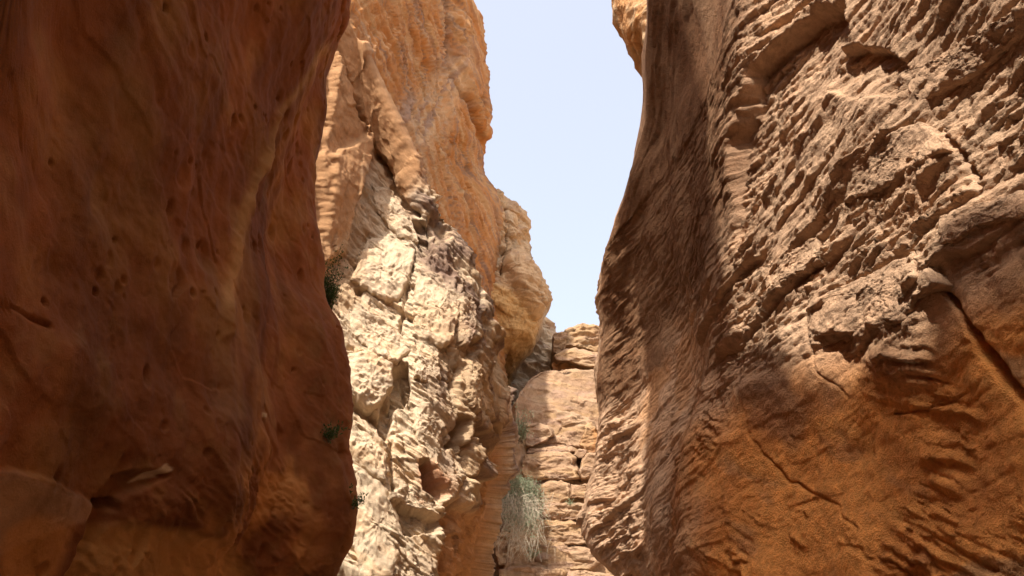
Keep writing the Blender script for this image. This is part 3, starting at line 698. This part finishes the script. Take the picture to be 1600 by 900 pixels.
# ================================================================== KNOBBLY OVERHANGING SPUR (E)
E_edge = [(322, 788, 55), (326, 802, 55), (336, 818, 55), (345, 823, 55), (372, 821, 55), (388, 818, 55), (408, 822, 55), (416, 826, 54.5), (424, 836, 54), (440, 846, 54), (462, 851, 54), (478, 851, 54), (492, 853, 54),
          (505, 849, 54), (520, 846, 54.3), (540, 834, 55), (556, 818, 55.6), (570, 806, 56.4), (590, 796, 58), (640, 790, 60), (1000, 780, 60)]
E_in = [(py, px - 22, Y - 2.6) for py, px, Y in E_edge[:-6]] + [(540, 806, 52.8), (556, 795, 54), (570, 786, 55.5), (590, 778, 58), (640, 770, 60), (1000, 760, 60)]
cols = [plan_col([(-1, -8, 52), (50, -8, 50)]), px_col([(300, 720, 50), (460, 740, 50.5), (540, 740, 52), (600, 740, 58), (1000, 730, 60)]), px_col(E_in), px_col(E_edge),
        px_col([(py, px - 8, Y + 3) for py, px, Y in E_edge]), plan_col([(-1, -8, 66), (50, -8, 66)])]
zE = W(788, 324, 55)[2]
E = Surf(cols, 0.5, [zE + 1, zE + .5, zE, zE, zE, zE], 3, .8, .9, (1, 3.2), caps=[(-.6, .6, .3), (-3, 2, .2), (-9, 3, -2)])
P = E.P0
disp = .35 * fbm(P * .35, 4, 71) + .22 * ridged(aniso(P, frame([.3, .2, .9]), 3, .9), 3, 72) * ss(E.py, 500, 470) + .10 * fbm(P * 1.3, 4, 73, .6) + (.45 * facets(P, frame([.3, .2, .9]), 2.6, 1.3, 21) + .2 * facets(P, frame([.3, .2, .9]), 1.0, .5, 22)) * ss(E.py, 520, 470)
disp += ledge(E, [(780, 412), (800, 395), (822, 430), (846, 470), (840, 500), (800, 440)], .9, 6, 4, 2, .5) + crack(E, [(806, 340), (818, 345), (814, 352)], 4, .8, 2)
disp += crack(E, [(786, 330), (788, 380), (784, 430)], 3, .8, 2) + crack(E, [(818, 415), (828, 440), (838, 480)], 3, .5, 3)
t = mix(np.tile(TAN * 1.05, (len(P), 1)), CREAM, .6 * ss(fbm(P * .5, 3, 74), 0, .6))
t = mix(t, VARN * 2, .4 * ss(fbm(P * .9, 4, 75), .2, .7))
t = mix(t, GOLD * 1.05, .85 * blotch(E, [(760, 440), (795, 455), (830, 480), (846, 500), (850, 640), (760, 640)], 10, 6, .5))
t = t * .85
cliff_E = thing('rock_cliff', 'knobbly tan spur with a smooth orange overhang below, against the sky', 'cliff')
E.finish(disp, t, 'rock_face', M_far, cliff_E)

# ================================================================== MOTTLED WALL UNDER THE OVERHANG (F)
F_edge = [(505, 845, 62), (520, 850, 62), (532, 858, 62), (545, 863, 62), (565, 862, 62), (590, 862, 62), (700, 868, 62), (1000, 870, 62)]
cols = [plan_col([(-1, -6, 57), (40, -6, 57)]), px_col([(505, 780, 59), (1000, 780, 59)]), px_col([(500, 815, 60.5), (590, 815, 60), (640, 815, 60), (1000, 815, 60)]), px_col(F_edge),
        px_col([(py, px - 3, Y + 3) for py, px, Y in F_edge]), plan_col([(-1, -6, 68), (40, -6, 68)])]
zF = W(846, 508, 62)[2]
Fs = Surf(cols, -.5, [zF + 1, zF + .5, zF, zF, zF, zF], 3, .8, .9, (1, 3.2), caps=[(-.5, 1, .1), (-3, 4, 0)])
P = Fs.P0
MF = frame(np.array([.55, .1, .8]))
disp = .5 * fbm(P * .3, 3, 81) + .45 * ridged(aniso(P, MF, 3.2, .9), 4, 82) + .2 * fbm(P * 1.1, 4, 83)
t = mix(np.tile(CREAM * .95, (len(P), 1)), TAN * .9, ss(fbm(P * .7, 4, 84), -.2, .5))
t = mix(t, VARN * 1.8, .5 * ss(fbm(aniso(P, MF, 2, .7), 4, 85), .2, .7))
cliff_F = thing('rock_cliff', 'mottled cream rock wall under the orange overhang, beside the far wall', 'cliff')
Fs.finish(disp, t, 'rock_face', M_far, cliff_F)

# ================================================================== RIGHT TOP CLIFF (H)
H_edge = [(-300, 950, 23), (-40, 962, 24), (0, 963, 24), (40, 963, 24), (50, 971, 24), (60, 975, 24), (80, 978, 24), (92, 985, 24), (100, 996, 24), (106, 1012, 24.3), (130, 1030, 25), (220, 1035, 25), (330, 1015, 25), (600, 980, 25), (1100, 980, 25)]
H_edge = [(py - 18 if py < 300 else py, px, Y) for py, px, Y in H_edge]
cols = [plan_col([(-1, 12, 30), (40, 12, 30)]), px_col([(py, px + 4, Y + 2) for py, px, Y in H_edge]), px_col(H_edge), px_col([(py, px + 40, Y - 2) for py, px, Y in H_edge]), plan_col([(-1, 9, 20), (40, 9, 20)])]
Hs = Surf(cols, -1, [30] * 5, 2, 1.0, 1.2, (1.8, 3.5), caps=[(.5, .5, .3), (6, 2, 1)], vis=(-30, 140))
P = Hs.P0
disp = .10 * fbm(P * .8, 3, 91) + .08 * ridged(P * 1.4, 4, 92)
t = mix(np.tile(ORANGE * 1.1, (len(P), 1)), TAN, ss(fbm(P * 1.1, 4, 93), -.2, .5))
t = t * .68  # whole rock darkened in colour to stand in for shade
cliff_H = thing('rock_cliff', 'orange rock peeping out beside the top of the right cliff against the sky', 'cliff')
Hs.finish(disp, t, 'rock_face', M_far, cliff_H)

# ================================================================== FAR END WALL OF STACKED BLOCKS (G)
cols = [plan_col([(-1, -2.5, 60), (40, -2.5, 60)]), px_col([(600, 806, 48.2), (700, 800, 47.5), (900, 790, 47), (1150, 780, 47)]),
        px_col([(585, 838, 50), (650, 832, 49), (760, 830, 47.8), (900, 830, 46.6), (1150, 830, 46)]), px_col([(580, 880, 50.5), (650, 880, 49.4), (760, 880, 47.8), (900, 880, 46.6), (1150, 880, 46)]),
        px_col([(580, 960, 51), (650, 960, 50), (900, 970, 47.5), (1150, 980, 47)]), plan_col([(-1, 12, 44), (40, 12, 44)])]
zG = [W(806, 640, 48.2)[2] - 1, W(806, 640, 48.2)[2], W(850, 592, 50)[2], W(880, 588, 50.5)[2], W(950, 590, 51)[2], 16]
cols = cols[:1] + [c - np.array([0, .85, 0]) for c in cols[1:5]] + cols[5:]
Gs = Surf(cols, -1, zG, 3, 1.0, 1.0, (1, 4), caps=[(0, 1, .3), (0, 8, 1), (0, 20, 1)])
P = Gs.P0
MG = frame([.05, .1, 1])
disp = .25 * fbm(P * .3, 3, 101) + .03 * ridged(aniso(P, MG, 3.2, .6), 4, 102, .55) + .10 * fbm(P * 1.1, 4, 103) + .15 * facets(P, MG, 2.2, .8, 19)
def far_tint(seed, base=PINK, alt=TAN, ks=1.0):
    def f(Q):
        c = mix(np.tile(base, (len(Q), 1)), alt * 1.1, ss(fbm(Q * np.array([.3, .3, 1.0]) * ks, 4, seed), -.3, .5))
        c = mix(c, CREAM, .4 * ss(fbm(Q * .6, 3, seed + 3), .1, .6))
        c = c * .55 * np.array([1.05, .98, .90])
        return mix(c, np.array([.28, .18, .14]), .45 * ss(fbm(Q * np.array([.4, .4, 1.3]), 4, seed + 6), .2, .7))
    return f
t = far_tint(5)(P)
t = mix(t, CREAM * 1.05, .9 * np.maximum(streak(Gs, [(885, 818), (886, 845)], 1.3, 1), np.maximum(streak(Gs, [(877, 818), (878, 848)], 1.0, 1), streak(Gs, [(866, 858), (867, 880)], 1.0, 1))))
cliff_G = thing('rock_cliff', 'far pinkish wall of stacked sandstone blocks closing the gap', 'cliff')
Gs.finish(disp, t, 'rock_face', M_far, cliff_G)
z1 = lambda *p: [(780 + x / 5.622, 480 + y / 5.622) for x, y in p]
z2 = lambda *p: [(780 + x / 5.622, 620 + y / 5.622) for x, y in p]
z3 = lambda *p: [(760 + x / 5.625, 740 + y / 5.625) for x, y in p]
BL = [  # name, outline, Y, bulge, depth, kw
    ('boulder', z1((560, 225), (690, 157), (860, 165), (1300, 190), (1300, 420), (860, 425), (760, 385), (640, 360), (560, 350)), 57, 1.3, 6, dict(rough=.5, strata=.22)),
    ('boulder', z1((472, 250), (505, 225), (570, 215), (590, 300), (570, 390), (500, 420), (470, 380)), 57, .9, 6, dict(rough=.4)),
    ('rock_block', z1((470, 440), (520, 405), (600, 372), (700, 366), (800, 392), (1300, 440), (1300, 560), (860, 535), (770, 515), (640, 470), (560, 452), (510, 470)), 54, 2.2, 8, dict(rough=.25, strata=.15)),
    ('rock_block', z1((472, 470), (640, 450), (1300, 520), (1300, 640), (840, 640), (640, 660), (560, 590), (475, 580)), 54.8, .3, 4, dict(rough=.3, tint=('o',))),
    ('rock_block', z1((500, 580), (560, 545), (600, 560), (615, 620), (640, 680), (560, 640)), 53, .7, 4, dict(rough=.2)),
    ('rock_block', z1((250, 800), (350, 640), (440, 592), (520, 588), (580, 610), (640, 680), (680, 790), (700, 900), (560, 950), (400, 900), (240, 900)), 49.6, 1.3, 6, dict(rough=.3, lean=1.0, strata=.05)),
    ('rock_block', z1((620, 690), (690, 650), (770, 628), (1300, 620), (1300, 930), (880, 1000), (740, 920), (690, 800)), 51.2, .8, 6, dict(rough=.25, lean=.5)),
    ('rock_block', z2((235, 200), (240, 100), (400, 78), (520, 102), (700, 162), (800, 222), (845, 300), (830, 430), (760, 475), (650, 440), (480, 335), (470, 270), (340, 232), (240, 240)), 48.3, 1.2, 5, dict(rough=.3, lean=.6, strata=.08)),
    ('rock_block', z2((760, 240), (810, 222), (850, 300), (900, 400), (880, 500), (750, 480), (720, 420)), 47.6, .9, 5, dict(rough=.3, tint=('o',))),
    ('boulder', z2((212, 330), (225, 252), (340, 236), (460, 285), (480, 330), (400, 400), (330, 425), (235, 450)), 47.4, .9, 4, dict(rough=.22)),
    ('rock_slab', z2((240, 495), (250, 465), (400, 440), (640, 430), (660, 480), (500, 487), (340, 495)), 47.2, .35, 3, dict(rough=.15, tint=('g',))),
    ('rock_block', z2((330, 440), (480, 340), (600, 360), (650, 430), (560, 445)), 47.6, .5, 4, dict(rough=.2)),
    ('rock_block', z2((190, 650), (215, 560), (245, 500), (440, 492), (620, 484), (680, 530), (705, 680), (718, 715), (620, 735), (380, 725), (220, 735)), 46.8, 1.0, 5, dict(rough=.25, strata=.08)),
    ('boulder', z2((665, 500), (700, 470), (745, 472), (760, 495), (730, 530), (690, 525)), 46.9, .6, 3, dict(rough=.15)),
    ('boulder', z2((715, 600), (755, 510), (800, 495), (900, 500), (900, 700), (720, 715), (705, 670)), 46.6, .8, 4, dict(rough=.2)),
    ('rock_block', z3((465, 110), (520, 70), (600, 60), (735, 95), (735, 205), (640, 262), (480, 268)), 46.5, .55, 3, dict(rough=.18)),
    ('rock_block', z3((742, 102), (960, 98), (960, 205), (742, 215)), 46.5, .5, 3, dict(rough=.15)),
    ('rock_slab', z3((460, 290), (640, 272), (960, 290), (960, 400), (740, 395), (640, 400), (470, 380)), 46.4, .5, 3, dict(rough=.25, strata=.08)),
    ('rock_slab', z3((390, 410), (640, 420), (960, 410), (960, 610), (800, 625), (620, 618), (400, 592)), 46.2, .5, 3, dict(rough=.28, strata=.16)),
    ('rock_slab', z3((400, 625), (560, 640), (640, 640), (800, 640), (960, 660), (1010, 780), (900, 850), (700, 850), (430, 800)), 46.1, .6, 3, dict(rough=.25, strata=.08)),
    ('rock_slab', z3((120, 840), (300, 810), (500, 825), (720, 850), (700, 940), (400, 960), (110, 960)), 45.2, .6, 3, dict(rough=.25)),
    ('rock_slab', z3((700, 860), (900, 855), (1080, 880), (1250, 920), (1250, 1000), (700, 990)), 45.2, .6, 3, dict(rough=.25)),
    ('rock_slab', z3((60, 560), (130, 520), (280, 520), (420, 600), (430, 780), (300, 820), (100, 800)), 46.6, .5, 3, dict(rough=.3, strata=.15)),
]
for k, (nm, poly, Y, bul, dep, kw) in enumerate(BL):
    kw = dict(kw); tn = kw.pop('tint', None)
    tf = far_tint(k * 1.3 + 2) if tn is None else (far_tint(k * 1.3, ORANGE * 1.1, TAN) if tn[0] == 'o' else far_tint(k * 1.3, np.array([.40, .29, .25]), PINK))
    add(nm, block_mesh(nm, poly, Y, bul, dep, tf, M_far, seed=k * 2.1 + 1, **kw), cliff_G)

# ================================================================== SLABS AND BLOCKS STANDING PROUD OF THE NEARER CLIFFS
SLC = [('rock_slab', [(572, 378), (600, 372), (648, 392), (642, 430), (622, 476), (606, 474), (560, 446), (548, 440)], .28, dict(taper=(0, .8))),
       ('rock_slab', [(650, 432), (690, 428), (712, 440), (716, 490), (706, 536), (690, 545), (655, 528), (646, 500)], .30, dict(taper=(0, .8))),
       ('rock_block', [(540, 556), (580, 552), (612, 575), (611, 612), (590, 640), (570, 646), (552, 628), (538, 618)], .5, dict(taper=(.2, .6))),
       ('rock_slab', [(538, 640), (560, 652), (588, 672), (602, 708), (604, 760), (575, 740), (548, 720)], .22, {}),
       ('rock_slab', [(556, 730), (604, 765), (622, 812), (632, 850), (610, 905), (560, 905), (548, 800)], .25, {}),
       ('rock_block', [(650, 548), (684, 552), (686, 596), (668, 600), (648, 588)], .25, dict(taper=(0, .5))),
       ('rock_slab', [(545, 484), (580, 492), (622, 520), (640, 552), (618, 570), (590, 560), (548, 520)], .25, dict(taper=(0, .6))),
       ('rock_block', [(706, 470), (738, 474), (738, 520), (730, 540), (712, 530)], .28, dict(taper=(0, .5))),
       ('rock_slab', [(624, 760), (656, 770), (690, 800), (672, 805), (640, 790), (610, 786), (608, 774)], .4, dict(taper=(0, 1))),
       ('rock_slab', [(722, 560), (744, 570), (750, 620), (736, 640), (724, 600)], .3, {}),
       ('rock_slab', [(642, 640), (668, 628), (690, 660), (684, 700), (650, 690)], .18, {}),
       ('rock_slab', [(580, 290), (612, 300), (640, 345), (655, 380), (620, 372), (588, 330)], .22, dict(taper=(0, .8)))]
for k, (nm, poly, th, kw) in enumerate(SLC):
    add(nm, slab_mesh(nm, C, poly, th * .42, M_pale, seed=k * 3.1, rough=.07, bed=MC, **kw), cliff_C)
SLB = [('rock_slab', [(1268, 470), (1300, 456), (1362, 430), (1405, 408), (1440, 394), (1462, 425), (1470, 445), (1430, 470), (1420, 505), (1340, 520), (1272, 525)], .10, dict(rough=.02, nscale=5)),
       ('rock_slab', [(1300, 262), (1360, 225), (1440, 190), (1462, 200), (1478, 232), (1430, 262), (1370, 300), (1310, 320)], .09, dict(rough=.02, nscale=5)),
       ('rock_slab', [(1400, 120), (1470, 95), (1560, 40), (1605, 10), (1605, 60), (1540, 110), (1450, 160)], .10, dict(rough=.025, nscale=5)),
       ('rock_slab', [(1470, 340), (1540, 318), (1605, 300), (1605, 340), (1540, 352), (1480, 385)], .08, dict(rough=.02, nscale=5)),
       ('rock_slab', [(1190, 420), (1240, 395), (1280, 372), (1290, 395), (1250, 430), (1200, 452)], .08, dict(rough=.02, nscale=5))]
for k, (nm, poly, th, kw) in enumerate(SLB):
    add(nm, slab_mesh(nm, B, poly, th * .35, M_right, seed=k * 2.7 + 50, bed=MB, **kw), cliff_B)

# ================================================================== PLANTS
M_leaf = plain_material('grey_green_leaf', (0.25, 0.29, 0.18), .7, .35, 6, .25)
M_dark = plain_material('dark_green_leaf', (0.05, 0.09, 0.025), .7, .35, 20, .25)
M_dry = plain_material('dry_straw', (0.40, 0.34, 0.25), .8, .3, 8)
M_stem = plain_material('brown_stem', (0.22, 0.16, 0.10), .9, .3, 8)
class MB_:
    def __init__(s): s.v = []; s.f = []
    def tube(s, pts, r0, r1, n=4):
        pts = [np.asarray(p, float) for p in pts]; base = len(s.v); m = len(pts)
        for i, p in enumerate(pts):
            d = pts[min(i + 1, m - 1)] - pts[max(i - 1, 0)]; d /= np.linalg.norm(d) + 1e-9
            a = np.cross(d, [.3, .9, .2]); a /= np.linalg.norm(a) + 1e-9; b = np.cross(d, a); r = r0 + (r1 - r0) * i / (m - 1)
            for k in range(n):
                t = 2 * math.pi * k / n; s.v.append(p + r * (math.cos(t) * a + math.sin(t) * b))
        for i in range(m - 1):
            for k in range(n):
                s.f.append((base + i * n + k, base + i * n + (k + 1) % n, base + (i + 1) * n + (k + 1) % n, base + (i + 1) * n + k))
    def leaf(s, p, d, L, w, rng):
        d = np.asarray(d, float); d /= np.linalg.norm(d) + 1e-9
        a = np.cross(d, rng.normal(size=3)); a /= np.linalg.norm(a) + 1e-9; b = len(s.v); up = np.cross(a, d)
        s.v += [p, p + d * L * .45 + a * w * .5 + up * L * .05, p + d * L, p + d * L * .45 - a * w * .5 + up * L * .05]
        s.f.append((b, b + 1, b + 2, b + 3))
    def obj(s, name, mat, parent):
        me = bpy.data.meshes.new(name); me.from_pydata([tuple(v) for v in s.v], [], s.f); me.update(); me.materials.append(mat)
        return add(name, me, parent)

def shrub(root, size, leaves, stems, leaf_len, seed, mat=None, spread=(1, .6, 1), up=(0, -.3, 1)):
    rng = np.random.RandomState(seed)
    st = MB_(); lf = MB_()
    up = np.array(up, float)
    for k in range(stems):
        d = up + rng.normal(size=3) * np.array(spread) * .55; d /= np.linalg.norm(d)
        L = size * rng.uniform(.5, 1.05); p0 = rng.normal(size=3) * size * .05; p0[2] = -abs(p0[2])
        bend = rng.normal(size=3) * .25
        pts = [p0 + d * L * q + bend * L * q * q for q in np.linspace(0, 1, 5)]
        st.tube(pts, size * .012, size * .004, 3)
        for q in range(leaves // stems):
            tq = rng.uniform(.25, 1.0); p = p0 + d * L * tq + bend * L * tq * tq + rng.normal(size=3) * size * .05
            lf.leaf(p, d + rng.normal(size=3) * .8, leaf_len * rng.uniform(.6, 1.3), leaf_len * .4, rng)
    st.obj('stem', M_stem, root); lf.obj('foliage', mat or M_leaf, root)

# big hanging half-dry shrub at the foot of the gap
YB = 44.2
base = W(810, 772, YB)
big = thing('dry_shrub', 'large hanging shrub with straw-coloured stems and grey-green top beside the far wall', 'shrub', base)
rng = np.random.RandomState(3)
sc = YB / (FPX * CP) * 1.0
dry = MB_(); wood = MB_(); grn = MB_()
for k in range(9):
    a = rng.uniform(-1, 1); L = rng.uniform(1.0, 1.9)
    wood.tube([np.array([0, .3, -.2]), np.array([a * .3, -.2, -.1 + .2 * rng.rand()]), np.array([a * .7, -.5, -L * .35]), np.array([a * .95, -.55, -L])], .035, .012, 5)
for k in range(850):
    sx = rng.normal() * .55 + .05; sz = rng.uniform(-2.6, .15) if k % 2 else rng.uniform(-.9, .35)
    p = np.array([sx * (1 + .25 * (sz < -1)) , -.15 - .55 * rng.rand(), sz])
    d = np.array([rng.normal() * .45 - .1 * (sz < -1), -.25 * rng.rand(), -1.0]); d /= np.linalg.norm(d)
    if rng.rand() < .22: d = np.array([rng.normal(), -.3, rng.normal() * .5]); d /= np.linalg.norm(d)
    L = rng.uniform(.4, 1.25); cv = np.array([rng.normal() * .22, rng.normal() * .1, -.15])
    dry.tube([p + d * L * q + cv * L * q * q for q in np.linspace(0, 1, 5)], rng.uniform(.006, .015), .004, 3)
for k in range(8000):
    sx = rng.normal() * .52 + .12; sz = rng.normal() * .33 + .25 - .3 * abs(sx - .1)
    if k % 2 == 0: sz -= rng.uniform(0, 1.9); sx += rng.uniform(-.3, .3)
    p = np.array([sx, -.2 - .5 * rng.rand(), sz])
    grn.leaf(p, rng.normal(size=3) + np.array([0, -.3, .4]), rng.uniform(.06, .16), .04, rng)
for k in range(160):
    sx = rng.normal() * .4 + .1; p = np.array([sx, -.2 - .4 * rng.rand(), rng.uniform(-.2, .3)])
    d = np.array([rng.normal() * .5, -.3, 1.0]); d /= np.linalg.norm(d)
    dry.tube([p, p + d * .25, p + d * .5 + rng.normal(size=3) * .06], .010, .004, 3)
wood.obj('branch', M_stem, big)
o = dry.obj('dry_twigs', M_dry, big); o['kind'] = 'stuff'
o = grn.obj('foliage', M_leaf, big); o['kind'] = 'stuff'

def plant(px, py, Y, size, leaves, stems, ll, seed, label, mat=None, name='green_shrub', **kw):
    r = thing(name, label, 'plant', W(px, py, Y)); shrub(r, size, leaves, stems, ll, seed, mat, **kw); return r
plant(814, 690, 46.0, 1.7, 900, 26, .12, 11, 'thin upright grey-green shrub in the cleft above the big dry shrub', spread=(.35, .3, .3))
plant(891, 790, 45.2, .40, 160, 12, .08, 12, 'tiny green tuft on a ledge high on the far wall', name='grass_tuft')
plant(837, 806, 45.0, .60, 260, 14, .10, 13, 'small green tuft beside the right edge of the dry shrub', name='grass_tuft')
plant(833, 872, 44.6, .75, 300, 16, .10, 14, 'small green tuft low on the far wall under the dry shrub', name='grass_tuft')
Pq, Nq, _ = A.lookup(np.array([508., 512., 549.]), np.array([440., 690., 795.]))
plant(514, 485, 12.6, .80, 2400, 40, .05, 15, 'dark green plant growing from the crevice between the dark left cliff and pale cliff', M_dark, spread=(.14, .5, .4), up=(.0, -.15, 1))
def plant_at(P, size, leaves, stems, ll, seed, label, **kw):
    r = thing('green_shrub', label, 'plant', tuple(P)); shrub(r, size, leaves, stems, ll, seed, M_dark, **kw)
plant_at(Pq[1], .35, 300, 14, .05, 16, 'small dark fern in shade on the edge of the left cliff', up=(.4, -.3, .8))
plant_at(Pq[2], .25, 160, 10, .05, 17, 'tiny green sprig low on the bulging edge of the left cliff', up=(.5, -.3, .6))
